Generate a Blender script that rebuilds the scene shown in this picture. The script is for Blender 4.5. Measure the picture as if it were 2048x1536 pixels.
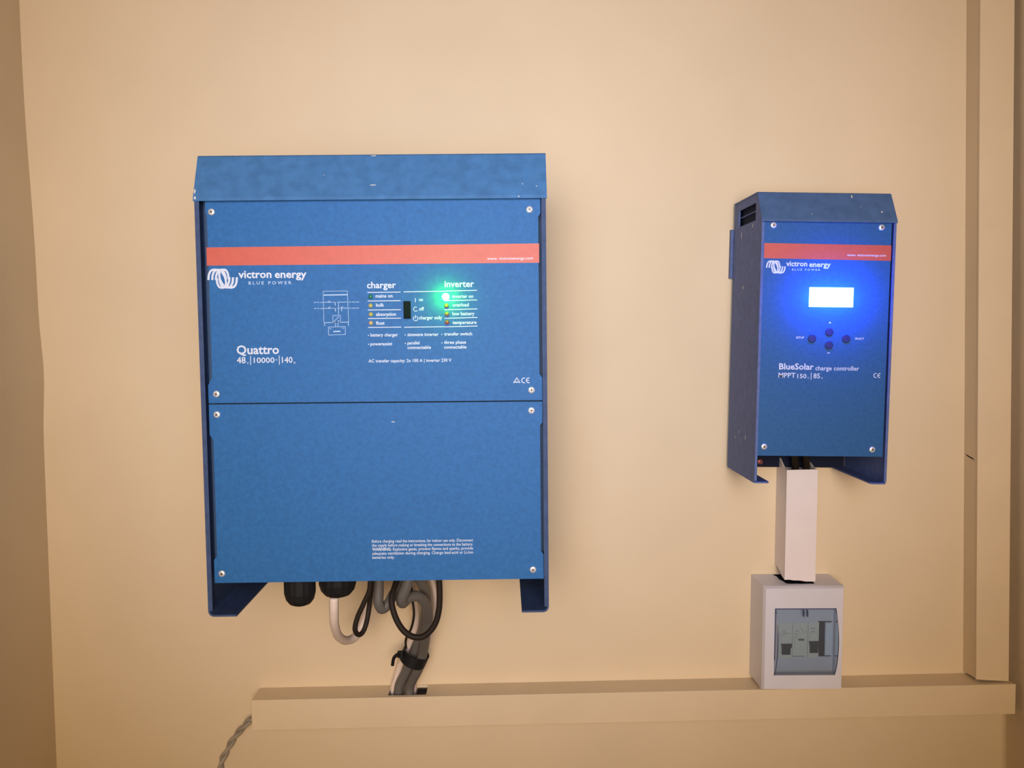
import bpy, bmesh, math, random
from mathutils import Vector, Matrix
random.seed(7)
scn = bpy.context.scene
for o in list(bpy.data.objects):
    bpy.data.objects.remove(o, do_unlink=True)
COL = scn.collection

# ------------------------------------------------------------------ camera
F, D, PITCH, YAW = 1690.906, 1.13746, 0.06456, 0.01161      # focal length in px of a 2048 px wide frame, distance to the wall
CZ = 1.5                                                    # camera height
FW = Vector((math.sin(YAW)*math.cos(PITCH), math.cos(YAW)*math.cos(PITCH), -math.sin(PITCH)))
RT = Vector((math.cos(YAW), -math.sin(YAW), 0))
UP = RT.cross(FW)
cam_data = bpy.data.cameras.new('camera')
cam = bpy.data.objects.new('camera', cam_data)
COL.objects.link(cam)
cam_data.sensor_width = 36.0
cam_data.lens = F/2048*36.0
cam_data.clip_start = 0.01
M = Matrix((RT, UP, -FW)).transposed().to_4x4()
M.translation = Vector((0, -D, CZ))
cam.matrix_world = M
scn.camera = cam

# ------------------------------------------------------------------ world, lights, exposure
world = bpy.data.worlds.new('room_ambient')
scn.world = world
world.use_nodes = True
bg = world.node_tree.nodes['Background']
bg.inputs[0].default_value = (1.0, 0.72, 0.42, 1)
bg.inputs[1].default_value = 0.04

def lamp(name, loc, target, radius, power, color, half_angle):
    l = bpy.data.lights.new(name, 'SPOT')
    l.shadow_soft_size = radius; l.energy = power; l.color = color
    l.spot_size = math.radians(2*half_angle); l.spot_blend = 1.0
    o = bpy.data.objects.new(name, l); COL.objects.link(o)
    o.location = loc
    o.rotation_euler = (Vector(target)-Vector(loc)).to_track_quat('-Z', 'Y').to_euler()
    return o
lamp('cool_vignette_spot', (0.0, -1.55, CZ+0.15), (0.0, 0, CZ+0.10), 0.42, 103.0, (0.535, 0.69, 1.0), 34.5)  # added spot, its soft narrow cone imitates lens vignetting
lamp('warm_vignette_spot', (0.0, -2.4, CZ+0.12), (-0.02, 0, CZ-0.02), 0.45, 133.0, (1.0, 0.57, 0.083), 31.5)  # second added spot, warm, cone tuned for the same edge darkening

scn.view_settings.view_transform = 'Standard'
scn.view_settings.look = 'None'
scn.view_settings.gamma = 1.0
scn.view_settings.use_curve_mapping = False
scn.view_settings.exposure = 0.0

# ------------------------------------------------------------------ materials
def new_mat(name):
    m = bpy.data.materials.new(name); m.use_nodes = True
    return m, m.node_tree, m.node_tree.nodes['Principled BSDF']

def mat(name, col, rough=0.5, var=0.0, vscale=60.0, bump=0.0, bscale=300.0, metal=0.0, spec=0.5, specks=None):
    m, nt, p = new_mat(name)
    p.inputs['Roughness'].default_value = rough
    p.inputs['Metallic'].default_value = metal
    p.inputs['Specular IOR Level'].default_value = spec
    p.inputs['Base Color'].default_value = (*col, 1)
    tc = nt.nodes.new('ShaderNodeTexCoord')
    out = None
    if var > 0:
        n = nt.nodes.new('ShaderNodeTexNoise'); n.inputs['Scale'].default_value = vscale
        n.inputs['Detail'].default_value = 5
        nt.links.new(tc.outputs['Object'], n.inputs['Vector'])
        r = nt.nodes.new('ShaderNodeValToRGB')
        r.color_ramp.elements[0].position = 0.3; r.color_ramp.elements[1].position = 0.7
        r.color_ramp.elements[0].color = (*[c*(1-var) for c in col], 1)
        r.color_ramp.elements[1].color = (*[min(1, c*(1+var)) for c in col], 1)
        nt.links.new(n.outputs['Fac'], r.inputs['Fac'])
        out = r.outputs['Color']
    if specks:
        scol, sscale, thr = specks
        n = nt.nodes.new('ShaderNodeTexNoise'); n.inputs['Scale'].default_value = sscale
        n.inputs['Detail'].default_value = 2
        nt.links.new(tc.outputs['Object'], n.inputs['Vector'])
        r = nt.nodes.new('ShaderNodeValToRGB')
        r.color_ramp.elements[0].position = thr; r.color_ramp.elements[1].position = thr+0.02
        nt.links.new(n.outputs['Fac'], r.inputs['Fac'])
        mx = nt.nodes.new('ShaderNodeMix'); mx.data_type = 'RGBA'
        nt.links.new(r.outputs['Color'], mx.inputs[0])
        if out: nt.links.new(out, mx.inputs[6])
        else: mx.inputs[6].default_value = (*col, 1)
        mx.inputs[7].default_value = (*scol, 1)
        out = mx.outputs[2]
    if out: nt.links.new(out, p.inputs['Base Color'])
    if bump > 0:
        n = nt.nodes.new('ShaderNodeTexNoise'); n.inputs['Scale'].default_value = bscale
        n.inputs['Detail'].default_value = 4
        nt.links.new(tc.outputs['Object'], n.inputs['Vector'])
        b = nt.nodes.new('ShaderNodeBump'); b.inputs['Strength'].default_value = bump
        b.inputs['Distance'].default_value = 0.002
        nt.links.new(n.outputs['Fac'], b.inputs['Height'])
        nt.links.new(b.outputs['Normal'], p.inputs['Normal'])
    return m

def emit(name, col, strength):
    m, nt, p = new_mat(name)
    p.inputs['Base Color'].default_value = (0.1, 0.1, 0.1, 1)
    p.inputs['Emission Color'].default_value = (*col, 1)
    p.inputs['Emission Strength'].default_value = strength
    return m

WALL = (0.72, 0.60, 0.42)
MW = mat('cream_wall_paint', WALL, 0.85, 0.035, 5, 0.22, 55, spec=0.2)
MTRUNK = mat('cream_painted_plastic', (0.73, 0.605, 0.42), 0.6, 0.03, 12, 0.08, 120, spec=0.3)
MFLOOR = mat('tan_floor', (0.35, 0.26, 0.18), 0.5, 0.1, 6)
MCEIL = mat('white_ceiling', (0.75, 0.68, 0.58), 0.9, 0.02, 5)
BLUE = (0.020, 0.126, 0.345)
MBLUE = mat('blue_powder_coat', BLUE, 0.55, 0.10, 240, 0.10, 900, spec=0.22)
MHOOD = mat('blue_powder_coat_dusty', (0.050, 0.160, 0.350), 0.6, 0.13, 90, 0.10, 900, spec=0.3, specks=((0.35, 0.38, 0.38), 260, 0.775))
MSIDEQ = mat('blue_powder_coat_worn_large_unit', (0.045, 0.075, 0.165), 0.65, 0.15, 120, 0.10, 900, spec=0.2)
MBLUE2 = mat('blue_powder_coat_dimmed_small_unit', (0.022, 0.102, 0.265), 0.55, 0.10, 240, 0.10, 900, spec=0.22)  # same blue as the large unit, weaker light painted in
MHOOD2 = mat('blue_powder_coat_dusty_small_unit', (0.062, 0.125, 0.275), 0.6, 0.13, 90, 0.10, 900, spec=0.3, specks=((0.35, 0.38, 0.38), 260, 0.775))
MSIDE = mat('blue_powder_coat_worn', (0.088, 0.135, 0.315), 0.6, 0.15, 120, 0.10, 900, spec=0.3, specks=((0.4, 0.42, 0.42), 180, 0.775))
MINNER = mat('dark_blue_interior', (0.030, 0.075, 0.16), 0.7)
MVOID = mat('black_opening_shade', (0.006, 0.007, 0.012), 0.9, spec=0.05)  # black painted in for the shade inside openings
MDARK = mat('shaded_navy_sheet', (0.012, 0.017, 0.040), 0.8, spec=0.1)  # darkened blue: shade under and inside the small unit painted in
MRED = mat('red_orange_print', (0.52, 0.085, 0.052), 0.5, 0.05, 200)
MWHITE = mat('white_print', (0.60, 0.66, 0.76), 0.6, spec=0.2)
MBLUEWHITE = mat('pale_blue_print', (0.40, 0.55, 0.74), 0.6, spec=0.2)
MSTEEL = mat('screw_steel', (0.86, 0.85, 0.84), 0.38, metal=0.55)
MSLOT = mat('screw_recess', (0.10, 0.07, 0.06), 0.6)
MBLACK = mat('black_plastic', (0.011, 0.011, 0.012), 0.6, spec=0.2)
MBLACKC = mat('black_cable_sheath', (0.020, 0.014, 0.010), 0.6, spec=0.2)
MGREYC = mat('grey_cable_sheath', (0.125, 0.118, 0.108), 0.55, 0.06, 80)
MLGREY = mat('light_grey_twisted_cable', (0.33, 0.30, 0.25), 0.55, 0.2, 60)
MWHITEC = mat('white_cable_sheath', (0.78, 0.66, 0.57), 0.5)
MWPLASTIC = mat('white_plastic', (0.79, 0.72, 0.71), 0.45, 0.02, 30)
MBOX = mat('white_box_plastic', (0.67, 0.67, 0.75), 0.4, 0.02, 30)
MBREAKER = mat('breaker_plastic', (0.74, 0.74, 0.66), 0.5)
MBLANK = mat('blank_cover_plastic', (0.70, 0.78, 0.88), 0.4)
MPRINTD = mat('dark_grey_print', (0.10, 0.11, 0.10), 0.6)
MBUTTON = mat('navy_button', (0.006, 0.012, 0.10), 0.5)
MRIM = mat('navy_door_rim', (0.05, 0.06, 0.16), 0.3)
MGROUND = mat('reddish_earth_screw', (0.40, 0.13, 0.11), 0.4, metal=0.6)
MSWITCH = mat('black_switch', (0.006, 0.014, 0.011), 0.7, spec=0.08)
MLED = {'dark_green': mat('unlit_green_led', (0.02, 0.17, 0.10), 0.3),
        'yellow': mat('unlit_yellow_led', (0.42, 0.38, 0.13), 0.3),
        'amber': mat('unlit_amber_led', (0.50, 0.36, 0.20), 0.3),
        'olive': mat('unlit_olive_led', (0.33, 0.20, 0.05), 0.3),
        'red': mat('unlit_red_led', (0.32, 0.09, 0.04), 0.3)}
MLIT = emit('lit_green_led', (0.12, 1.0, 0.10), 14.0)
MDISP = emit('lit_blue_display', (0.12, 0.30, 1.0), 9.0)

def tinted(name, col, gloss=0.08):
    m = bpy.data.materials.new(name); m.use_nodes = True
    nt = m.node_tree; nt.nodes.clear()
    out = nt.nodes.new('ShaderNodeOutputMaterial')
    t = nt.nodes.new('ShaderNodeBsdfTransparent'); t.inputs[0].default_value = (*col, 1)
    d = nt.nodes.new('ShaderNodeBsdfDiffuse'); d.inputs[0].default_value = (0.36, 0.42, 0.52, 1)
    g = nt.nodes.new('ShaderNodeBsdfGlossy'); g.inputs['Roughness'].default_value = 0.12
    fr = nt.nodes.new('ShaderNodeFresnel'); fr.inputs[0].default_value = 1.4
    m0 = nt.nodes.new('ShaderNodeMixShader'); m0.inputs[0].default_value = 0.16
    m1 = nt.nodes.new('ShaderNodeMixShader')
    nt.links.new(t.outputs[0], m0.inputs[1]); nt.links.new(d.outputs[0], m0.inputs[2])
    nt.links.new(fr.outputs[0], m1.inputs[0])
    nt.links.new(m0.outputs[0], m1.inputs[1]); nt.links.new(g.outputs[0], m1.inputs[2])
    nt.links.new(m1.outputs[0], out.inputs[0])
    return m
MGLASS = tinted('tinted_blue_door_plastic', (0.62, 0.71, 0.80))

# ------------------------------------------------------------------ helpers
def hit(px, py, w):
    """point of the room seen at pixel (px, py), w metres in front of the back wall"""
    d = RT*((px-1024)/F) - UP*((py-768)/F) + FW
    t = (D-w)/d.y
    return Vector((0, -D, CZ)) + d*t

def link(name, bm, material, parent=None, smooth=False, label=None, kind=None):
    bmesh.ops.recalc_face_normals(bm, faces=bm.faces[:])
    me = bpy.data.meshes.new(name)
    bm.to_mesh(me); bm.free()
    me.materials.append(material)
    if smooth:
        for p in me.polygons: p.use_smooth = True
    o = bpy.data.objects.new(name, me); COL.objects.link(o)
    if parent: o.parent = parent
    if label: o['label'] = label
    if kind: o['kind'] = kind
    return o

def tag(o, label, cat, group=None):
    o['label'] = label; o['category'] = cat
    if group: o['group'] = group
    return o

def thing(name, label, cat, loc=(0, 0, 0), ry=0.0, group=None):
    o = bpy.data.objects.new(name, None); COL.objects.link(o)
    o.location = loc; o.rotation_euler = (0, ry, 0)
    o.empty_display_size = 0.05
    return tag(o, label, cat, group)

class Frame:
    """u to the right, v down from the top, w out of the wall, all in mm; origin of the thing at its bottom centre on the wall"""
    def __init__(s, W, H): s.W, s.H = W, H
    def __call__(s, u, v, w): return Vector(((u-s.W/2)/1000, -w/1000, (s.H-v)/1000))

def add_box(bm, fr, u0, u1, v0, v1, w0, w1, bev=0.0, seg=2):
    vs = [bm.verts.new(fr(u, v, w)) for u in (u0, u1) for v in (v0, v1) for w in (w0, w1)]
    idx = [(0, 1, 3, 2), (4, 6, 7, 5), (0, 4, 5, 1), (2, 3, 7, 6), (0, 2, 6, 4), (1, 5, 7, 3)]
    fs = [bm.faces.new([vs[i] for i in f]) for f in idx]
    if bev:
        es = list({e for f in fs for e in f.edges})
        bmesh.ops.bevel(bm, geom=es, offset=bev/1000, segments=seg, affect='EDGES', profile=0.5)

def add_poly(bm, fr, pts, axis, a0, a1):
    """prism: pts in the two other axes (order u,v,w without `axis`), extruded from a0 to a1"""
    def P(p, a):
        if axis == 'u': return fr(a, p[0], p[1])
        if axis == 'v': return fr(p[0], a, p[1])
        return fr(p[0], p[1], a)
    A = [bm.verts.new(P(p, a0)) for p in pts]; B = [bm.verts.new(P(p, a1)) for p in pts]
    bm.faces.new(A); bm.faces.new(B[::-1])
    n = len(pts)
    for i in range(n):
        bm.faces.new((A[i], A[(i+1) % n], B[(i+1) % n], B[i]))

def add_ribbon(bm, fr, pts, width, w, closed=False):
    """flat printed line in the panel plane"""
    n = len(pts); L = []; R = []
    for i in range(n):
        p = Vector(pts[i])
        a = Vector(pts[i-1]) if (i > 0 or closed) else p
        b = Vector(pts[(i+1) % n]) if (i < n-1 or closed) else p
        d1 = (p-a); d2 = (b-p)
        d1 = d1.normalized() if d1.length > 1e-6 else d2.normalized()
        d2 = d2.normalized() if d2.length > 1e-6 else d1
        t = (d1+d2)
        t = t.normalized() if t.length > 1e-6 else d1
        nrm = Vector((-t.y, t.x))
        k = 1/max(0.5, abs(t.dot(d1)))
        q = nrm*(width/2*k)
        L.append(bm.verts.new(fr(p.x+q.x, p.y+q.y, w))); R.append(bm.verts.new(fr(p.x-q.x, p.y-q.y, w)))
    for i in range(n if closed else n-1):
        j = (i+1) % n
        bm.faces.new((L[i], L[j], R[j], R[i]))

def add_lathe(bm, center, axis, prof, seg=20, ribs=0.0):
    """prof: list of (distance along axis, radius), metres"""
    ax = Vector(axis).normalized()
    e1 = ax.orthogonal().normalized(); e2 = ax.cross(e1)
    rings = []
    for d, r in prof:
        ring = []
        for i in range(seg):
            a = 2*math.pi*i/seg
            rr = r*(1-(ribs if i % 2 else 0))
            ring.append(bm.verts.new(Vector(center)+ax*d+(e1*math.cos(a)+e2*math.sin(a))*rr))
        rings.append(ring)
    for a, b in zip(rings, rings[1:]):
        for i in range(seg):
            bm.faces.new((a[i], a[(i+1) % seg], b[(i+1) % seg], b[i]))
    bm.faces.new(rings[0][::-1]); bm.faces.new(rings[-1])

def spline(pts, sub=6):
    P = [Vector(p) for p in pts]
    P = [P[0]*2-P[1]] + P + [P[-1]*2-P[-2]]
    out = []
    for i in range(1, len(P)-2):
        for k in range(sub):
            t = k/sub
            a, b, c, d = P[i-1], P[i], P[i+1], P[i+2]
            out.append(0.5*((2*b)+(c-a)*t+(2*a-5*b+4*c-d)*t*t+(3*b-a-3*c+d)*t**3))
    out.append(P[-2].copy())
    return out

def add_tube(bm, pts, r, seg=10, sub=6):
    P = spline(pts, sub) if sub > 1 else [Vector(p) for p in pts]
    n = len(P); rings = []
    t = (P[1]-P[0]).normalized(); nrm = t.orthogonal().normalized()
    for i in range(n):
        t2 = (P[min(i+1, n-1)]-P[max(i-1, 0)]).normalized()
        nrm = (t.rotation_difference(t2) @ nrm); nrm = (nrm-t2*nrm.dot(t2)).normalized(); t = t2
        bn = t.cross(nrm)
        rings.append([bm.verts.new(P[i]+(nrm*math.cos(2*math.pi*k/seg)+bn*math.sin(2*math.pi*k/seg))*r) for k in range(seg)])
    for a, b in zip(rings, rings[1:]):
        for k in range(seg):
            bm.faces.new((a[k], a[(k+1) % seg], b[(k+1) % seg], b[k]))
    bm.faces.new(rings[0][::-1]); bm.faces.new(rings[-1])

def add_text(bm, fr, s, u0, u1, v, cap, w, bold=0.0):
    """lettering: left edge u0, right edge u1 (None = natural width), baseline v, capital height cap (mm)"""
    cu = bpy.data.curves.new('text_source', 'FONT')
    cu.body = s; cu.size = 1.0; cu.resolution_u = 2; cu.offset = bold
    ob = bpy.data.objects.new('text_source', cu)
    me = bpy.data.meshes.new_from_object(ob)
    xs = [q.co.x for q in me.vertices]
    if xs:
        x0, x1 = min(xs), max(xs)
        sy = cap/0.70
        sx = sy if u1 is None else (u1-u0)/(x1-x0)
        vs = [bm.verts.new(fr(u0+(q.co.x-x0)*sx, v-q.co.y*sy, w)) for q in me.vertices]
        for p in me.polygons:
            try: bm.faces.new([vs[i] for i in p.vertices])
            except ValueError: pass
    bpy.data.objects.remove(ob); bpy.data.meshes.remove(me); bpy.data.curves.remove(cu)

def circle(cu, cv, r, a0=0, a1=360, n=24, ry=None):
    ry = ry or r
    return [(cu+r*math.cos(math.radians(a0+(a1-a0)*i/n)), cv-ry*math.sin(math.radians(a0+(a1-a0)*i/n))) for i in range(n+1)]

def lettering(parent, fr, w, material, items, name='lettering', bold=0.0):
    for it in items:
        bm = bmesh.new()
        add_text(bm, fr, *it, w, bold)
        link(name, bm, material, parent)

def world_of(ox, oz, r, u, v):
    c, s = math.cos(r), math.sin(r)
    return (ox+(c*u+s*v)/1000, 0, CZ+oz+(s*u-c*v)/1000)

# ------------------------------------------------------------------ setting
def grid_wall(name, pts_fn, nu, nv, material):
    bm = bmesh.new()
    g = [[bm.verts.new(pts_fn(i/nu, j/nv)) for j in range(nv+1)] for i in range(nu+1)]
    for i in range(nu):
        for j in range(nv):
            bm.faces.new((g[i][j], g[i+1][j], g[i+1][j+1], g[i][j+1]))
    return link(name, bm, material, kind='structure', smooth=True)

WX0, WX1, WZ = -0.622, 0.82, 2.75
def corner_x(z):        # hand plastered corner, not quite straight
    k = z-CZ
    return WX0 - 0.0045*math.tanh((k-0.20)*9) + 0.004*math.exp(-((k+0.06)/0.05)**2) - 0.004*k
def corner_r(z): return 0.6955-0.036*(z-CZ+0.48)
def back_pt(a, b):
    z = WZ*b
    x0 = corner_x(z); x1 = corner_r(z); r = 0.008
    if a <= 0.5: return (x0+(x1-r-x0)*a*2, 0, z)
    t = (a-0.5)*math.pi                                      # rounded plaster in the right corner
    return (x1-r+r*math.sin(t), -r*(1-math.cos(t)), z)
def left_pt(a, b):
    z = WZ*b
    return (corner_x(z)-0.02*a, -3.4*a, z)
grid_wall('wall_back', back_pt, 10, 110, MW)
grid_wall('wall_left', left_pt, 4, 110, MW)
def right_pt(a, b):
    z = WZ*b
    return (corner_r(z)+0.02*a, -0.008-3.4*a, z)
grid_wall('wall_right', right_pt, 4, 60, MW)
bm = bmesh.new(); fr0 = lambda u, v, w: Vector((u, w, v))
add_box(bm, fr0, WX0-0.2, WX1, -0.08, 0.0, -3.4, 0.0)
link('floor', bm, MFLOOR, kind='structure')
bm = bmesh.new()
add_box(bm, fr0, WX0-0.2, WX1, WZ, WZ+0.06, -3.4, 0.0)
link('ceiling', bm, MCEIL, kind='structure')

# ------------------------------------------------------------------ big inverter / charger
QO = (-0.30675, 0.17525, 0.01026)
QW, QH = 350, 470
fq = Frame(QW, QH)
inv = thing('inverter_charger', 'large blue wall-mounted inverter charger with orange-red stripe and one green light', 'inverter',
            world_of(*QO, QW/2, QH), -QO[2])
def qp(u, v): return (307+(u-307)*1.0056, 178+(v-178)*1.0056)

def side_panel(fr, W, H, side, w0, w1, top, foot, flange, thick, material, parent, prof=None):
    """folded sheet side: side wall, rounded bend, inward foot, narrow front flange"""
    bm = bmesh.new()
    mir = (lambda u: u) if side < 0 else (lambda u: W-u)
    R = 6.0
    outer = [(0, top), (0, H-R)] + [(R-R*math.cos(math.radians(a)), H-R+R*math.sin(math.radians(a))) for a in (22, 45, 68)] + [(R, H), (foot, H)]
    inner = [(foot, H-thick), (R, H-thick)] + [(R-(R-thick)*math.cos(math.radians(a)), H-R+(R-thick)*math.sin(math.radians(a))) for a in (68, 45, 22)] + [(thick, H-R), (thick, top)]
    pts = [(mir(u), v) for u, v in outer+inner]
    add_poly(bm, fr, pts, 'w', w0, w1)
    # front flange
    u0, u1 = sorted((mir(thick*0.9), mir(flange)))
    add_box(bm, fr, u0, u1, top, H-R, w1-1.6, w1-0.05)
    return link('side_panel', bm, material, parent)
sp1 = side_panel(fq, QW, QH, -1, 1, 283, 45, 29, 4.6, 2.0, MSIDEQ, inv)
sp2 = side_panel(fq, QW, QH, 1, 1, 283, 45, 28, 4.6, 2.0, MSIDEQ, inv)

bm = bmesh.new()                                             # closed body behind the front covers
add_box(bm, fq, 2.2, 347.8, 20, 434, 2, 264)
link('body', bm, MINNER, inv)

bm = bmesh.new()                                             # hood with the sloping front
add_poly(bm, fq, [(0, 2), (0, 264.5), (1.5, 266.5), (44.5, 283.5), (48.0, 284.2), (48.0, 281), (30, 268), (30, 2)], 'u', -1.0, 351.0)
hood = link('hood', bm, MHOOD, inv)

def chips(parent, fr, spots, w_of, material):                # paint chips along the folded edge
    for (u, v, a, b) in spots:
        bm = bmesh.new()
        pts = [(u+a*math.cos(t)*random.uniform(.7, 1.2), v+b*math.sin(t)*random.uniform(.7, 1.2)) for t in [i*math.pi/3.5 for i in range(7)]]
        vs = [bm.verts.new(fr(p[0], p[1], w_of(p[1])+0.12)) for p in pts]
        bm.faces.new(vs)
        link('paint_chip', bm, material, parent)
MCHIP = mat('bare_chip', (0.55, 0.55, 0.52), 0.6)
hood_w = lambda v: 266.5+(v-1.5)*17.0/43.0 if v < 44.5 else 283.5+(v-44.5)*0.2
chips(hood, fq, [(177, 33, 4.0, .6), (177, 1.6, 3, .5), (323, 46.2, .8, .9), (0.3, 38, .9, 2.5), (1.2, 45, 1.3, 1.6), (327, 33, .7, .7), (341, 35.5, .8, .5)], hood_w, MCHIP)

# front covers: upper with the operating panel, lower terminal cover
PW = 278.0
ua = [(9, 47), (9, 58), (10.5, 62), (10.5, 224), (8, 228), (6.0, 232), (6.0, 250.2), (345.2, 250.9), (345.2, 228), (342.4, 224), (342.4, 66), (344.6, 62), (344.6, 47)]
up_cover = bmesh.new(); add_poly(up_cover, fq, ua, 'w', PW-2, PW)
front = link('front_cover', up_cover, MBLUE, inv)
la = [(6.0, 251.6), (6.0, 283), (9.5, 288), (9.5, 408), (6.0, 412), (6.0, 436.2), (345.2, 436.2), (345.2, 411), (342.6, 407), (342.6, 277), (345.2, 273), (345.2, 252.3)]
bm = bmesh.new(); add_poly(bm, fq, la, 'w', PW-2, PW)
lower = link('terminal_cover', bm, MBLUE, inv)

def screw(parent, fr, u, v, w, r, material=MSTEEL, rot=0.6):
    bm = bmesh.new()
    c = fr(u, v, w)
    prof = [(0, r), (0.0006, r), (0.0013, r*0.82), (0.0017, r*0.5), (0.00175, r*0.05)]
    add_lathe(bm, c, (0, -1, 0), prof, 18)
    s = link('screw', bm, material, parent, smooth=False)
    bm = bmesh.new()
    for k in range(2):                                       # cross recess
        a = rot+k*math.pi/2
        d = Vector((math.cos(a), 0, math.sin(a)))*r*0.52; n = Vector((-math.sin(a), 0, math.cos(a)))*r*0.14
        base = c+Vector((0, -0.0018, 0))
        vs = [bm.verts.new(base+x+y) for y in (Vector((0, 0, 0)), Vector((0, -0.0001, 0))) for x in (d+n, d-n, -d-n, -d+n)]
        bm.faces.new(vs[:4]); bm.faces.new(vs[4:])
        for i in range(4): bm.faces.new((vs[i], vs[(i+1) % 4], vs[4+(i+1) % 4], vs[4+i]))
    link('cross_recess', bm, MSLOT, s)
for i, (u, v) in enumerate([(16.8, 58.8), (333.6, 59.1), (15.8, 240.6), (334.0, 240.1)]):
    screw(front, fq, *qp(u, v), PW, 0.0034, rot=0.3+i*0.5)
for i, (u, v) in enumerate([(15.6, 261.4), (333.8, 260.9), (15.4, 424.9), (333.9, 425.1)]):
    screw(lower, fq, *qp(u, v), PW, 0.0034, rot=0.7+i*0.6)

# printed stripe
bm = bmesh.new()
a = [qp(10.5, 93.8), qp(342.9, 92.8), qp(342.9, 112.0), qp(10.5, 111.8)]
bm.faces.new([bm.verts.new(fq(u, v, PW+0.06)) for u, v in a])
link('stripe', bm, MRED, front)
LW = PW+0.12
fqp = lambda u, v, w: fq(*qp(u, v), w)

def emblem(parent, fr, u0, u1, v0, v1, w, material):
    """interlaced loops: three falling strokes, two slanted ovals, three rising strokes"""
    X0, X1, Y0, Y1 = 50, 625, 128, 488
    T = lambda x, y: (u0+(x-X0)/(X1-X0)*(u1-u0), v0+(y-Y0)/(Y1-Y0)*(v1-v0))
    cx, cy = 337, 309
    strokes = [[(67, 332), (80, 235), (115, 165), (165, 142), (225, 140)],
               [(140, 332), (152, 240), (185, 172), (232, 146), (280, 140)],
               [(208, 332), (220, 245), (250, 180), (295, 148), (350, 138)],
               [(350, 138), (400, 150), (432, 200), (446, 262), (447, 320)],
               [(280, 190), (276, 250), (290, 330), (325, 400), (352, 438)],
               [(280, 190), (310, 152), (350, 170), (382, 230), (400, 320)]]
    bm = bmesh.new()
    wd = 40/(X1-X0)*(u1-u0)
    for si, s in enumerate(strokes):
        for m in (0, 1):
            q = [(2*cx-x, 2*cy-y) if m else (x, y) for x, y in s]
            sm = spline([(x, y, 0) for x, y in q], 5)
            add_ribbon(bm, fr, [T(p.x, p.y) for p in sm], wd, w+0.012*(2*si+m))
    return link('emblem', bm, material, parent)
emblem(front, fqp, 10.6, 41.0, 115.3, 134.4, LW, MWHITE)

B = 0.012
lettering(front, fqp, LW, MWHITE, [('victron', 41.5, 74.6, 124.4, 7.4), ('energy', 77.8, 109.6, 124.6, 7.4)], bold=0.025)
lettering(front, fqp, LW, MBLUEWHITE, [('B L U E   P O W E R', 51.4, 94.4, 131.0, 3.0)], bold=0.02)
lettering(front, fqp, PW+0.16, MWHITE, [('www. victronenergy.com', 290.5, 336.7, 108.6, 2.7)], bold=0.015)
lettering(front, fqp, LW, MWHITE, [('Quattro', 37.4, 80.0, 200.6, 8.8)], bold=0.02)
lettering(front, fqp, LW, MWHITE, [
    ('48', 37.4, 46.2, 209.8, 6.4), ('10000', 54.3, 75.2, 209.6, 5.4), ('140', 82.6, 93.3, 209.8, 6.0)], bold=B)
lettering(front, fqp, LW, MWHITE, [('V', 47.2, 49.4, 210.8, 2.2), ('VA', 76.0, 78.2, 207.5, 1.8), ('A', 94.0, 96.6, 210.8, 2.2)])
for u in (51.2, 80.0):
    bm = bmesh.new(); add_ribbon(bm, fqp, [(u, 202.5), (u, 211.6)], 0.7, LW)
    link('divider_print', bm, MWHITE, front)
lettering(front, fqp, LW, MWHITE, [('charger', 169.7, 198.8, 135.8, 6.4)], bold=0.02)
lettering(front, fqp, LW, MWHITE, [('inverter', 247.5, 277.2, 135.4, 6.4)], bold=0.02)

bm = bmesh.new()                                             # printed rules round the indicator lights
for v in (140.0, 148.6, 157.6, 166.1, 175.1): add_ribbon(bm, fqp, [(170.1, v), (203.3, v)], 0.75, LW)
for v in (139.8, 175.3): add_ribbon(bm, fqp, [(206.3, v), (247.0, v-.2)], 0.75, LW)
for i, v in enumerate((138.9, 148.6, 157.6, 166.2, 174.8)): add_ribbon(bm, fqp, [(247.2, v+.5), (280.2, v)], 0.75, LW)
link('ruled_lines', bm, MWHITE, front)

for (s, u0, u1, v) in [('mains on', 178.1, 195.3, 145.2), ('bulk', 178.4, 186.5, 154.3), ('absorption', 178.2, 198.4, 163.6), ('float', 178.0, 186.7, 172.4),
                       ('on', 221.6, 225.6, 149.2), ('off', 221.5, 226.6, 158.6), ('charger only', 221.3, 244.6, 167.5),
                       ('inverter on', 255.2, 276.2, 146.4), ('overload', 255.4, 271.6, 155.0), ('low battery', 255.1, 277.3, 163.8), ('temperature', 255.0, 279.2, 172.6)]:
    lettering(front, fqp, LW, MWHITE, [(s, u0, u1, v, 3.4)], bold=0.02)
bm = bmesh.new()
add_ribbon(bm, fqp, [(218.0, 146.2), (218.0, 150.2)], 0.7, LW)
add_ribbon(bm, fqp, circle(218.2, 157.2, 2.1, 55, 320), 0.6, LW)
add_ribbon(bm, fqp, circle(218.0, 166.6, 2.3, 115, 425), 0.6, LW)
add_ribbon(bm, fqp, [(218.0, 163.2), (218.0, 166.6)], 0.6, LW)
link('switch_symbols', bm, MWHITE, front)
for (s, u0, u1, v) in [('battery charger', 172.2, 200.0, 184.2), ('powerassist', 172.0, 193.9, 193.2), ('sinewave inverter', 209.4, 240.8, 184.2),
                       ('parallel', 209.3, 221.4, 192.6), ('connectable', 209.2, 233.0, 197.2), ('transfer switch', 246.4, 274.6, 184.0),
                       ('three phase', 246.2, 268.4, 192.4), ('connectable', 246.0, 268.8, 197.2)]:
    lettering(front, fqp, LW, MWHITE, [(s, u0, u1, v, 3.2)], bold=0.02)
for u, v in [(170.2, 183.0), (170.2, 192.0), (207.2, 183.0), (207.2, 191.6), (244.0, 183.0), (244.0, 191.4)]:
    bm = bmesh.new()
    bm.faces.new([bm.verts.new(fqp(a, b, LW)) for a, b in circle(u, v, 0.55, n=10)[:-1]])
    link('bullet_print', bm, MWHITE, front)
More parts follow.
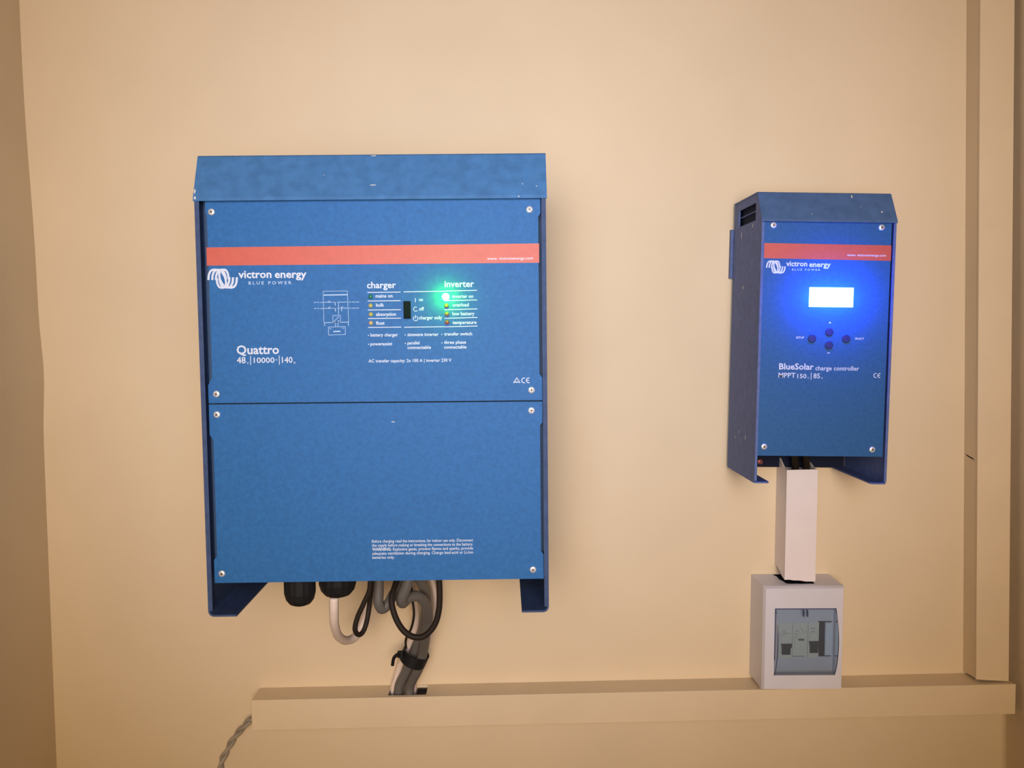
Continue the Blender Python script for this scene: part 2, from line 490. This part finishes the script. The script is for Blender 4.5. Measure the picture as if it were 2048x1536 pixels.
lettering(front, fqp, LW, MWHITE, [('AC transfer capacity: 2x 100 A | inverter 230 V', 169.7, 253.4, 210.4, 3.2)], bold=0.015)

def ce_mark(parent, fr, u, v, h, w, material):
    bm = bmesh.new(); r = h/2
    add_ribbon(bm, fr, circle(u+r, v, r, 70, 290, 14), h*0.17, w)
    add_ribbon(bm, fr, circle(u+h*1.45, v, r, 70, 290, 14), h*0.17, w)
    add_ribbon(bm, fr, [(u+h*1.0, v), (u+h*1.5, v)], h*0.16, w)
    return link('approval_mark', bm, material, parent)
ce_mark(front, fqp, 324.2, 230.2, 4.9, LW, MWHITE)
bm = bmesh.new()                                             # triangle with a tick
add_ribbon(bm, fqp, [(316.0, 232.2), (319.3, 227.6), (322.4, 232.2)], 0.7, LW, closed=True)
add_ribbon(bm, fqp, [(317.2, 230.6), (319.0, 232.0), (321.2, 229.4)], 0.6, LW)
link('approval_mark', bm, MWHITE, front)

bm = bmesh.new()                                             # printed wiring diagram
T = lambda x, y: (116.3+(x-255)*0.03575, 149.6+(y-490)*0.0358)
def dl(pts, wd=0.45): add_ribbon(bm, fqp, [T(*p) for p in pts], wd, LW)
dl([(520, 1065), (520, 180), (1200, 175), (1215, 1050)], .42)
dl([(520, 285), (1200, 280)], 1.1)
dl([(540, 1150), (540, 1055), (1205, 1045), (1205, 1145)], .55)
for y in (490, 660):
    for x0, x1 in [(255, 325), (345, 405), (430, 640), (640, 760), (780, 870), (900, 1210), (1225, 1290), (1310, 1400), (1415, 1520)]:
        dl([(x0, y), (x1, y-6)], .55)
    dl([(640, y-5), (710, y-55)], .55); dl([(700, y-60), (700, y-20)], .5)
    dl([(850, y-10), (850, y+85)], .7)
dl([(940, 490), (940, 860)], .5); dl([(1020, 660), (1030, 740)], .7); dl([(990, 660), (1045, 610), (1075, 660)], .5)
dl([(775, 860), (985, 855), (985, 1045), (775, 1050), (775, 860)], .42); dl([(800, 1030), (950, 880)], .5)
dl([(845, 1050), (845, 1175)], .5); dl([(915, 1050), (915, 1175)], .5); dl([(920, 990), (940, 1040)], .7); dl([(790, 1040), (830, 1040)], .7)
dl([(645, 1180), (1115, 1170), (1115, 1395), (645, 1405), (645, 1180)], .45)
dl([(780, 1305), (975, 1303)], 1.2); dl([(680, 1225), (720, 1225)], .6); dl([(1035, 1215), (1080, 1215)], .6)
link('wiring_diagram', bm, MBLUEWHITE, front)

# indicator lights
def indicator(u, v, key, label, r=2.3):
    bm = bmesh.new()
    add_lathe(bm, fqp(u, v, PW), (0, -1, 0), [(0, r/1000), (0.0008, r/1000), (0.0016, r*0.8/1000), (0.0021, r*0.4/1000), (0.0022, r*.05/1000)], 16)
    o = link('indicator_light', bm, key, front, smooth=True, label=label)
    return o
for u, v, k, lb in [(173.1, 144.3, 'dark_green', 'unlit dark green indicator light'), (173.0, 153.2, 'yellow', 'unlit yellow indicator light'),
                    (173.1, 162.0, 'yellow', 'unlit yellow indicator light'), (173.0, 170.7, 'amber', 'unlit amber indicator light'),
                    (249.2, 153.9, 'olive', 'unlit orange indicator light'), (249.5, 162.2, 'olive', 'unlit orange indicator light'), (249.5, 170.6, 'red', 'unlit red indicator light')]:
    indicator(u, v, MLED[k], lb)
lit = indicator(248.6, 145.2, MLIT, 'lit green indicator light', 3.9)  # dome widened for its glow, point light added ahead of it for the halo
gl = bpy.data.lights.new('green_led_halo_light', 'POINT'); gl.energy = 0.07; gl.color = (0.03, 1.0, 0.03); gl.shadow_soft_size = 0.002
go = bpy.data.objects.new('green_led_halo_light', gl); COL.objects.link(go); go.parent = lit; go.location = fqp(248.6, 145.2, PW+10)

bm = bmesh.new()                                             # rocker switch
add_box(bm, fqp, 206.0, 213.3, 149.2, 166.8, PW, PW+1.2, 0.4)
sw = link('rocker_switch', bm, MSWITCH, front)
bm = bmesh.new()
add_poly(bm, fqp, [(151, PW+1.2), (151, PW+2.2), (158, PW+1.5), (165, PW+3.6), (165, PW+1.2)], 'u', 207.2, 212.1)
link('rocker', bm, MSWITCH, sw)

lettering(lower, fqp, LW, MWHITE, [
    ('Before charging read the instructions, for indoor use only. Disconnect', 169.3, 272.6, 394.9, 3.0),
    ('the supply before making or breaking the connections to the battery.', 169.3, 272.6, 399.1, 3.0),
    ('adequate ventilation during charging. Charge lead-acid or Li-Ion', 169.4, 272.6, 407.5, 3.0),
    ('batteries only.', 169.5, 192.0, 411.7, 3.0)], bold=0.01)
lettering(lower, fqp, LW, MWHITE, [('WARNING:', 169.3, 189.0, 403.3, 3.0)], bold=0.03)
lettering(lower, fqp, LW, MWHITE, [('Explosive gases, prevent flames and sparks, provide', 190.6, 272.6, 403.3, 3.0)], bold=0.01)
chips(lower, fq, [(192.5, 271.5, 2.0, .5)], lambda v: PW, MCHIP)

# cable glands under the body
def gland(u, w, r, length):
    bm = bmesh.new()
    R = r/1000; Lm = length/1000
    add_lathe(bm, fq(u, 434, w), (0, 0, -1), [(0, R*1.02), (Lm*.12, R*1.02), (Lm*.14, R*.97), (Lm*.62, R*.97), (Lm*.82, R*.86), (Lm*.95, R*.66), (Lm, R*.42)], 32, 0.03)
    g = link('cable_gland', bm, MBLACK, inv, smooth=False)
    bm = bmesh.new()
    add_lathe(bm, fq(u, 434, w), (0, 0, -1), [(0.0005, R*1.10), (0.0050, R*1.10)], 6)
    link('lock_nut', bm, MBLACK, g)
gland(85.5, 246, 17.3, 36.5)
gland(117.8, 206, 21.5, 40)

# ------------------------------------------------------------------ charge controller
CO = (0.3075, 0.16489, -0.01158)
CW, CH = 160, 350
fc = Frame(CW, CH)
ctl = thing('charge_controller', 'smaller blue wall-mounted charge controller with brightly glowing blue display', 'controller',
            world_of(*CO, CW/2, CH), -CO[2])
def cp(u, v): return (-307+(u+307)*1.0032, 165+(v-165)*1.0032)
fcp = lambda u, v, w: fc(*cp(u, v), w)

def ctl_side(side):
    mir = (lambda u: u) if side < 0 else (lambda u: CW-u)
    bm = bmesh.new()
    th = 1.8
    # side sheet as strips around the vent opening
    def strip(pts):
        add_poly(bm, fc, pts, 'u', *sorted((mir(0), mir(th))))
    strip([(0.8, 12), (0.8, 111), (12, 117.5), (12, 12)])
    strip([(12, 106), (12, 117.5), (33, 129.5), (33, 106)])
    strip([(12, 12), (12, 33), (33, 33), (33, 12)])
    strip([(33, 12), (33, 129.5), (37, 131.5), (39, 132.2), (346, 132.2), (350, 129), (350, 11), (345, 11)])
    # front flange and inward foot
    u0, u1 = sorted((mir(th*.9), mir(3.0)))
    add_box(bm, fc, u0, u1, 38, 347, 130.6, 132.15)
    foot = [(0.2, 11), (0.2, 130), (2.5, 132), (15.5, 132), (18.5, 129), (18.5, 11)]
    add_poly(bm, fc, [(mir(a), b) for a, b in foot], 'v', 348.2, 350.0)
    return link('side_panel', bm, MSIDE, ctl)
cs1 = ctl_side(-1); cs2 = ctl_side(1)
def side_chips(parent, fr, spots):
    for v, w, a, b in spots:
        bm = bmesh.new()
        vs = [bm.verts.new(fr(-0.12, v+b*math.sin(t), w+a*math.cos(t))) for t in [i*math.pi/3 for i in range(6)]]
        bm.faces.new(vs); link('paint_chip', bm, MCHIP, parent)
side_chips(cs1, fc, [(45, 48, 1.6, 5), (38, 95, 1.5, 3), (112, 60, 2.2, 2.6), (300, 90, 1.5, 3.5), (296, 62, 1.2, 2), (305, 45, 1.2, 2)])

bm = bmesh.new()
add_box(bm, fc, 5.0, 155.0, 6, 312, 12, 108)
link('body', bm, MDARK, ctl)
bm = bmesh.new()                                             # mounting plate at the wall
add_box(bm, fc, 2.5, 157.5, 4, 349.5, 8, 11)
plate = link('mounting_plate', bm, MDARK, ctl)
for ua_, ub_ in ((-3.0, 8), (152, 163.0)):
    bm = bmesh.new(); add_box(bm, fc, ua_, ub_, 33, 97, 1, 7.9)
    link('mounting_bracket', bm, MSIDE, ctl)
screw(plate, fc, 44, 342.5, 11, 0.0036, MGROUND)
bm = bmesh.new()
add_box(bm, fc, 2.2, 5, 20.5, 21.6, 30, 108)
link('inner_shelf', bm, MSIDE, ctl)
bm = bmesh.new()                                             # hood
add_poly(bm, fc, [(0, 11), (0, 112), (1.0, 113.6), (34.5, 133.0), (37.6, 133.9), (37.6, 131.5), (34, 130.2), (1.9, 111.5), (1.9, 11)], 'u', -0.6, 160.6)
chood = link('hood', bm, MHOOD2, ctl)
chips(chood, fc, [(112, 4.5, .9, 2.2), (144, 24, 1.4, 1.5), (120, 18, .5, .5), (60, 28, .6, .5)], lambda v: 113.6+(v-1)*19.4/33.5+0.1, MCHIP)

CPW = 129.0
ca = [(4.0, 37.5), (4.0, 316.8), (155.6, 316.8), (155.6, 37.5)]
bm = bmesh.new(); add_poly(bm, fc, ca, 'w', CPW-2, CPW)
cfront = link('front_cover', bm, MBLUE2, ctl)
for i, (u, v) in enumerate([(13.6, 41.9), (142.0, 43.0), (10.5, 305.3), (141.1, 307.6)]):
    screw(cfront, fc, *cp(u, v), CPW, 0.0036, rot=.4*i)
CLW = CPW+0.12
bm = bmesh.new()
bm.faces.new([bm.verts.new(fcp(u, v, CPW+0.06)) for u, v in [(3.4, 62.9), (154.6, 63.9), (154.6, 82.0), (3.4, 80.7)]])
link('stripe', bm, MRED, cfront)
emblem(cfront, fcp, 6.3, 29.6, 83.6, 98.2, CLW, MWHITE)
lettering(cfront, fcp, CLW, MWHITE, [('victron', 30.0, 55.2, 89.6, 6.0), ('energy', 57.6, 83.2, 90.2, 6.0)], bold=0.025)
lettering(cfront, fcp, CLW, MBLUEWHITE, [('B L U E   P O W E R', 37.3, 70.7, 94.8, 2.3)], bold=0.02)
lettering(cfront, fcp, CPW+0.16, MWHITE, [('www. victronenergy.com', 102.2, 148.7, 77.0, 2.7)], bold=0.015)
lettering(cfront, fcp, CLW, MWHITE, [('BlueSolar', 25.6, 67.0, 212.2, 7.2)], bold=0.02)
lettering(cfront, fcp, CLW, MWHITE, [('charge controller', 69.2, 121.7, 212.8, 5.2)], bold=0.01)
lettering(cfront, fcp, CLW, MWHITE, [('MPPT', 25.2, 45.6, 222.0, 5.8), ('150', 47.8, 58.8, 222.6, 5.2), ('85', 67.2, 75.0, 222.4, 5.8)], bold=0.01)
lettering(cfront, fcp, CLW, MWHITE, [('V', 60.0, 62.0, 223.2, 2.2), ('A', 76.2, 78.6, 223.2, 2.2)])
bm = bmesh.new(); add_ribbon(bm, fcp, [(64.4, 215.6), (64.4, 224.4)], 0.7, CLW); link('divider_print', bm, MWHITE, cfront)
ce_mark(cfront, fcp, 139.6, 218.4, 4.9, CLW, MWHITE)

# display
bm = bmesh.new(); add_box(bm, fcp, 58.6, 111.6, 114.2, 137.6, CPW-0.5, CPW+1.0, 0.6)
disp = link('display', bm, MDISP, cfront, label='glowing white-blue display window')
for k, uu in enumerate((66, 85, 104)):
    pl = bpy.data.lights.new('display_halo_light', 'POINT'); pl.energy = 0.29; pl.color = (0.01, 0.085, 1.0); pl.shadow_soft_size = 0.006
    po = bpy.data.objects.new('display_halo_light', pl); COL.objects.link(po); po.parent = disp; po.location = fcp(uu, 126, CPW+19)  # added points floating before the display, imitating its lens halo
# round buttons with printed marks
for u, v in [(64.0, 175.1), (84.2, 167.1), (84.4, 182.6), (104.6, 174.8)]:
    bm = bmesh.new()
    add_lathe(bm, fcp(u, v, CPW-.2), (0, -1, 0), [(0, .0049), (.0008, .0049), (.0012, .0043), (.00125, .0003)], 20)
    link('push_button', bm, MBUTTON, cfront)
lettering(cfront, fcp, CLW, MWHITE, [('SETUP', 44.7, 54.3, 175.2, 2.2), ('SELECT', 115.4, 126.3, 175.6, 2.2)], bold=0.02)
bm = bmesh.new()
bm.faces.new([bm.verts.new(fcp(a, b, CLW)) for a, b in [(83.2, 156.8), (86.2, 156.8), (84.7, 154.4)]])
link('arrow_print', bm, MWHITE, cfront)
bm = bmesh.new()
add_ribbon(bm, fcp, [(82.8, 192.0), (85.8, 192.0)], 0.9, CLW)
link('arrow_print', bm, MWHITE, cfront)

# ------------------------------------------------------------------ cream cable trunking
TW, TH = 1021, 40.5
ta = 0.0165
ft = Frame(0, TH)
tray = thing('cable_trunking', 'long horizontal cream cable trunking running along the wall below both blue units', 'trunking', (-0.3325, 0, CZ-0.5325), -ta)
bm = bmesh.new()                                             # base: back, bottom, ends, top with the cable hole
th = 2.0
add_box(bm, ft, 0, TW, 0, TH, 0.5, th)
add_box(bm, ft, 0, TW, TH-th, TH, th, 38)
HU0, HU1 = 180, 231
add_box(bm, ft, 0, HU0, 0, th, th, 38)
add_box(bm, ft, HU1, TW, 0, th, th, 38)
add_box(bm, ft, HU0, HU1, 0, th, 33, 38)
add_box(bm, ft, 0, th, th, 24, th, 38)
add_box(bm, ft, TW-th, TW, th, TH-th, th, 38)
link('channel_base', bm, MTRUNK, tray)
bm = bmesh.new()
add_box(bm, ft, -0.8, TW+0.8, -0.3, TH+0.5, 38, 40.2, 0.6)
link('channel_cover', bm, MTRUNK, tray)

VH = 1270
vt = thing('cable_trunking', 'vertical cream cable trunking rising up the wall at the right edge', 'trunking', (0.6607, 0, CZ-0.4752), -0.0295)
fv = Frame(43, VH)
bm = bmesh.new()
add_poly(bm, fv, [(0, 0.5), (0, 30), (VH-5.5, 30), (VH-3, 0.5)], 'u', 0, 2)
add_poly(bm, fv, [(0, 0.5), (0, 30), (VH-2, 30), (VH-2, 0.5)], 'u', 41, 43)
add_box(bm, fv, 2, 41, 0, VH-6, 0.5, 2.5)
link('channel_base', bm, MTRUNK, vt)
def vcover(pts):
    bm = bmesh.new(); add_poly(bm, fv, pts, 'w', 30, 33.2)
    return link('channel_cover', bm, MTRUNK, vt)
vcover([(-0.5, 0), (43.5, 0), (43.5, VH-1.0), (14, VH-3.4), (-0.5, VH-5.0)])
bm = bmesh.new()                                             # split in the left side wall
add_poly(bm, fv, [(VH-307, 2.5), (VH-304, 20), (VH-301.5, 26), (VH-304.5, 8)], 'u', -0.25, 0.3)
link('crack', bm, MVOID, vt, label='short dark crack in the side wall')

# white trunking between controller and breaker box
wt = thing('cable_trunking', 'short white vertical trunking between the charge controller and the breaker box', 'trunking', (0.3935, 0, CZ-0.3335), 0.0)
fw_ = Frame(40, 149.5)
bm = bmesh.new()
add_poly(bm, fw_, [(-12, 0.5), (-11, 12), (-1, 30), (0, 41), (146.8, 41), (145, 30), (141, 22), (137, 10), (136, 0.5)], 'u', 0, 1.8)
add_poly(bm, fw_, [(-12, 0.5), (-2, 30), (0, 41), (148.5, 41), (149, 0.5)], 'u', 38.2, 40)
add_box(bm, fw_, 1.8, 38.2, -12, 140, 0.5, 2.3)
link('channel_base', bm, MWPLASTIC, wt)
bm = bmesh.new()
add_poly(bm, fw_, [(-.4, 0), (40.4, -0.8), (40.4, 148.8), (27, 148.7), (20, 147.4), (12, 147.2), (5, 146.2), (-.4, 146.4)], 'w', 41, 43.2)
link('channel_cover', bm, MWPLASTIC, wt)

# ------------------------------------------------------------------ breaker box
BW, BH, BD = 106, 138.5, 59
box = thing('breaker_box', 'small white breaker box with tinted blue door standing on the horizontal trunking', 'breaker box', (0.3945, 0, CZ-0.4737), 0.0)
fb = Frame(BW, BH)
bm = bmesh.new()
ou = (0, BW); ov = (0, BH)
iu = (14.5, 95.0); iv = (28.5, 118.0)
def ring(us, vs, w): return [bm.verts.new(fb(us[a], vs[b], w)) for a, b in ((0, 0), (1, 0), (1, 1), (0, 1))]
r0 = ring(ou, ov, 0.5); r1 = ring(ou, ov, BD-5); r2 = ring((2.2, BW-2.2), (2.2, BH-2.2), BD); r3 = ring(iu, iv, BD); r4 = ring(iu, iv, BD-9)
for a, b in ((r0, r1), (r1, r2), (r2, r3), (r3, r4)):
    for i in range(4): bm.faces.new((a[i], a[(i+1) % 4], b[(i+1) % 4], b[i]))
bm.faces.new(r0[::-1]); bm.faces.new(r4)
link('enclosure', bm, MBOX, box)
bm = bmesh.new()                                             # flat black patch painting the dark gap under the white trunking
hp = [(29, 3), (31.5, 14), (30.2, 24), (32.5, 33), (34, 43.8), (41, 45.0), (46, 44.4), (52, 45.4), (63, 44.6), (70.5, 45.2), (71.5, 38), (71, 3)]
add_poly(bm, fb, hp, 'v', -0.25, 0.3)
link('cable_entry_shade', bm, MVOID, box, label='ragged black patch painting the shaded cable entry in the top')

bw = BD-9
MY = 48.0                                                    # top of the breaker row (v)
px_u = lambda X: X-(394.5-BW/2)
def breaker(x0, x1, v0, v1, toggle, marks):
    bm = bmesh.new(); add_box(bm, fb, px_u(x0)+.15, px_u(x1)-.15, v0, v1, bw-6, bw+1.6, 0.4)
    b = link('circuit_breaker', bm, MBREAKER, box)
    bm = bmesh.new(); add_box(bm, fb, px_u(x0)+2, px_u(x1)-2, v0+13, v1-11, bw+1.0, bw+3.2, 0.4)
    link('raised_nose', bm, MBREAKER, b)
    if toggle:
        t0, t1, ty0, ty1 = toggle
        bm = bmesh.new()
        a0, a1 = px_u(t0), px_u(t1)
        pts = [(a0, ty0), (a1, ty0), (a1-.3, ty0+4.5), (a1-1.6, ty0+5.2), (a1-2.0, ty1), (a0+1.4, ty1), (a0+.9, ty0+5)]
        add_poly(bm, fb, pts, 'w', bw+3, bw+5.4)
        link('toggle', bm, MBLACK, b)
    bm = bmesh.new()
    for m in marks: add_ribbon(bm, fb, [(px_u(m[0]), m[1]), (px_u(m[2]), m[3])], m[4], bw+(3.32 if v0+13.5 < min(m[1], m[3]) and max(m[1], m[3]) < v1-11.5 else 1.72))
    if marks: link('printed_marks', bm, MPRINTD, b, kind='stuff')
    else: bm.free()
MV = lambda z: BH-(z+473.7)                                  # relative height in mm to v
breaker(363.9, 382.2, MV(-385.5), MV(-433.2), (366.6, 380.6, MV(-412.9), MV(-427)),
        [(368, MV(-396.2), 374, MV(-396.2), .5), (368, MV(-399.6), 374.5, MV(-399.6), .5), (368, MV(-402.5), 372, MV(-402.5), .4)])
breaker(382.4, 402.6, MV(-385.5), MV(-431.6), None,
        [(385.5, MV(-397.0), 391, MV(-397.0), .45), (385.5, MV(-400.5), 390, MV(-400.5), .45), (392.5, MV(-391), 394.5, MV(-394.5), .4), (394.5, MV(-394.5), 398.5, MV(-400.8), .4),
         (398.5, MV(-400.8), 400.5, MV(-396), .4), (385.5, MV(-404), 389, MV(-404), .45), (389.4, MV(-407.6), 397.3, MV(-407.6), 2.6), (381.9, MV(-430.4), 399, MV(-430.4), .7)])
breaker(402.8, 417.4, MV(-385.5), MV(-433.2), (403.6, 417.2, MV(-409.6), MV(-424.8)),
        [(406.5, MV(-393.3), 412, MV(-393.3), .7), (406.5, MV(-397.3), 412, MV(-397.3), .6)])
bm = bmesh.new(); add_box(bm, fb, px_u(417.5), px_u(425.0), MV(-384.5), MV(-430.6), bw-.5, bw+0.5)
link('open_slot_shade', bm, MVOID, box, label='black slab painting the shaded empty module slot')  # raised slab, shade inside the slot painted as black
bm = bmesh.new(); add_box(bm, fb, px_u(425.2), px_u(434.0), MV(-385.6), MV(-429.4), bw-1, bw+2.6, .5)
bl = link('blank_cover', bm, MBLANK, box)
for vv in (MV(-384.2), MV(-430.4)):
    bm = bmesh.new(); add_box(bm, fb, px_u(416.5), px_u(433.8), vv-.55, vv+.55, bw+.2, bw+1.2)
    link('slot_edge', bm, MBLACK, box)

# hinged tinted door, bulging forward
U0, U1 = 14.9, 94.6
VA, VB = 28.9, 117.6
n = 16
arc = [(VA+(VB-VA)*i/n, BD+0.4+11.0*math.sin(math.pi*(i/n))**0.75) for i in range(n+1)]
bm = bmesh.new()
A = [bm.verts.new(fb(U0, v, w)) for v, w in arc]; Bv = [bm.verts.new(fb(U1, v, w)) for v, w in arc]
for i in range(n): bm.faces.new((A[i], A[i+1], Bv[i+1], Bv[i]))
bm.faces.new(A[::-1]); bm.faces.new(Bv)
door = link('tinted_door', bm, MGLASS, box, label='tinted translucent blue door bulging forward')
bm = bmesh.new()
for uu in (U0+.3, U1-.3):
    add_tube(bm, [fb(uu, v, w) for v, w in arc], 0.00055, 6, 1)
add_tube(bm, [fb(U0, VA, BD+.6), fb(U1, VA, BD+.6)], 0.0006, 6, 1)
add_tube(bm, [fb(U0, VA, BD+.6), fb(U0, VB-20, BD+.6)], 0.0006, 6, 1)
link('door_rim', bm, MRIM, door)
for uu in (px_u(392.3)-.4, px_u(397.3)-.4):
    bm = bmesh.new(); add_box(bm, fb, uu-.45, uu+.45, VA+.5, VA+9, BD+1.5, BD+6.5)
    link('door_latch', bm, MRIM, door)

# ------------------------------------------------------------------ cables
def cable(name, label, pts, dia, material, group=None, cat='cable', seg=10):
    bm = bmesh.new(); add_tube(bm, [hit(*p) for p in pts], dia/2000, seg)
    return tag(link(name, bm, material, smooth=True), label, cat, group)

cable('white_cable', 'white cable hanging in a loop from the right black gland of the large inverter',
      [(668, 1196, .206), (668, 1220, .203), (669, 1248, .19), (677, 1272, .16), (693, 1281, .13), (712, 1272, .11), (728, 1245, .10), (738, 1205, .11), (744, 1160, .13)], 10.5, MWHITEC)
cable('black_cable', 'black cable in a narrow teardrop loop left of the grey cables',
      [(741, 1150, .20), (739, 1180, .20), (727, 1208, .20), (715, 1235, .20), (710, 1258, .20), (716, 1269, .195), (725, 1265, .19), (733, 1245, .185), (738, 1215, .18), (742, 1180, .182), (744, 1150, .184)], 5.8, MBLACKC)
GG = 'thick grey cables under the large inverter'
cable('grey_cable', 'thick grey cable bent in a U beside the black teardrop loop',
      [(757, 1145, .165), (757, 1180, .165), (757, 1205, .165), (764, 1218, .16), (777, 1207, .155), (786, 1190, .15), (799, 1172, .145), (807, 1150, .15)], 12.0, MGREYC, GG)
cable('grey_cable', 'front thick grey cable that kinks inside the black ring and enters the trunking rightmost',
      [(822, 1145, .17), (812, 1175, .17), (803, 1198, .165), (806, 1206, .155), (820, 1194, .145), (838, 1193, .135), (851, 1208, .12), (856, 1235, .105), (852, 1262, .09), (847, 1300, .058), (838, 1335, .044), (821, 1368, .027), (818, 1392, .025)], 12.8, MGREYC, GG)
cable('grey_cable', 'rear thick grey cable entering the trunking between the white and the front grey cable',
      [(828, 1145, .13), (843, 1166, .120), (852, 1190, .100), (852, 1220, .080), (845, 1260, .06), (832, 1295, .042), (817, 1335, .030), (800, 1368, .022), (796, 1392, .020)], 13.0, MGREYC, GG)
cable('white_cable', 'white cable running down left of the grey cables through the black tie',
      [(826, 1140, .080), (828, 1200, .064), (831, 1230, .050), (828, 1262, .040), (816, 1295, .029), (802, 1325, .018), (793, 1355, .013), (787, 1376, .011), (787, 1392, .011)], 9.0, MWHITEC)
cable('white_cable', 'white cable showing right of the grey cables inside the black ring',
      [(852, 1140, .075), (866, 1170, .07), (871, 1205, .065), (868, 1240, .055), (858, 1280, .04), (842, 1325, .028), (829, 1362, .009), (829, 1392, .008)], 6.5, MWHITEC)
cable('black_wire', 'thin black wire curving in front of the white cable inside the black ring',
      [(822, 1170, .10), (825, 1200, .10), (828, 1228, .10), (823, 1255, .095), (812, 1278, .085), (812, 1296, .07)], 3.0, MBLACKC, None, 'wire', 8)
cable('black_cable', 'black cable hanging in a large open ring in front of the grey cables',
      [(876, 1140, .20), (879, 1175, .20), (878, 1218, .20), (869, 1250, .20), (850, 1271, .20), (828, 1274, .20), (806, 1260, .20), (790, 1232, .195), (783, 1200, .19), (789, 1175, .18), (799, 1145, .16)], 7.0, MBLACKC)

# cable tie round the bundle
def loop_band(name, pts, h, t, material, parent):
    bm = bmesh.new(); n = len(pts)
    c = sum(pts, Vector())/n
    up = Vector((0.42, 0, 0.9)).normalized()
    R = []
    for p in pts:
        d = (p-c).normalized()
        R.append([bm.verts.new(p+up*h/2), bm.verts.new(p+up*h/2+d*t), bm.verts.new(p-up*h/2+d*t), bm.verts.new(p-up*h/2)])
    for i in range(n):
        a, b = R[i], R[(i+1) % n]
        for k in range(4): bm.faces.new((a[k], b[k], b[(k+1) % 4], a[(k+1) % 4]))
    return link(name, bm, material, parent)
tc = hit(829, 1313, .043)
tie = thing('cable_tie', 'black cable tie strapped round the grey and white cables above the trunking', 'cable tie', tuple(tc))
ex = (hit(855, 1324, .047)-hit(805, 1303, .047)).normalized()
ey = Vector((0, 1, 0))
loop_band('strap', [ex*0.0165*math.cos(a)+ey*0.0225*math.sin(a) for a in [i*math.pi/12 for i in range(24)]], 0.0145, 0.0015, MBLACK, tie)
fi = lambda u, v, w: Vector((u/1000, -w/1000, v/1000))
bm = bmesh.new(); add_box(bm, fi, -21, -13, 4, 12, 9, 16, .8); link('tie_head', bm, MBLACK, tie)
bm = bmesh.new(); add_tube(bm, [fi(-17, 8, 14), fi(-21, 9, 17), fi(-25, 5, 18), fi(-26.5, -2, 17), fi(-27, -5, 16)], 0.0024, 6); link('tie_tail', bm, MBLACK, tie)

# twisted cable leaving the left end of the trunking and running to the floor
cpath = spline([hit(*p) for p in [(560, 1436, .020), (505, 1440, .020), (488, 1453, .016), (468, 1476, .010), (452, 1505, .008), (440, 1540, .008)]] +
               [Vector((-0.395, -0.008, 0.80)), Vector((-0.40, -0.008, 0.4)), Vector((-0.41, -0.008, 0.02))], 14)
tw = thing('twisted_cable', 'grey twisted cable curving down from the left end of the horizontal trunking', 'cable', tuple(cpath[-1]))
for k in range(2):
    bm = bmesh.new(); pts = []; s = 0
    for i, p in enumerate(cpath):
        if i: s += (p-cpath[i-1]).length
        t = (cpath[min(i+1, len(cpath)-1)]-cpath[max(i-1, 0)]).normalized()
        n1 = t.cross(Vector((0, 1, 0))).normalized(); n2 = t.cross(n1)
        a = s/0.045*2*math.pi+k*math.pi
        pts.append(p+(n1*math.cos(a)+n2*math.sin(a))*0.0022-cpath[-1])
    add_tube(bm, pts, 0.0024, 8, 1)
    link('strand', bm, MLGREY, tw, smooth=True)

cable('black_cable', 'thicker black cable added inside the horizontal trunking to darken the cable hole',
      [(834, 1398, .0245), (850, 1398, .0245), (880, 1398, .0245), (940, 1399, .0245)], 17.5, MBLACKC)  # added filler that keeps the trunking hole dark

cable('black_cable', 'thinner dark cable at the back of the cable hole in the horizontal trunking',
      [(835, 1385, .0085), (850, 1385, .0085), (880, 1385, .0085), (940, 1386, .0085)], 11.5, MBLACKC)  # second filler, added to blacken the lit back of the hole

# black supply cables from the controller into the white trunking
for k, (x, lb) in enumerate([(1590, 'left black cable dropping from the charge controller into the white trunking'), (1612, 'right black cable dropping from the charge controller into the white trunking')]):
    cable('black_cable', lb, [(x-2, 890, .045), (x, 915, .04), (x+1, 945, .026), (x+2, 990, .022), (x+2, 1040, .022)], 9.5, MBLACKC, 'black cables from the charge controller')
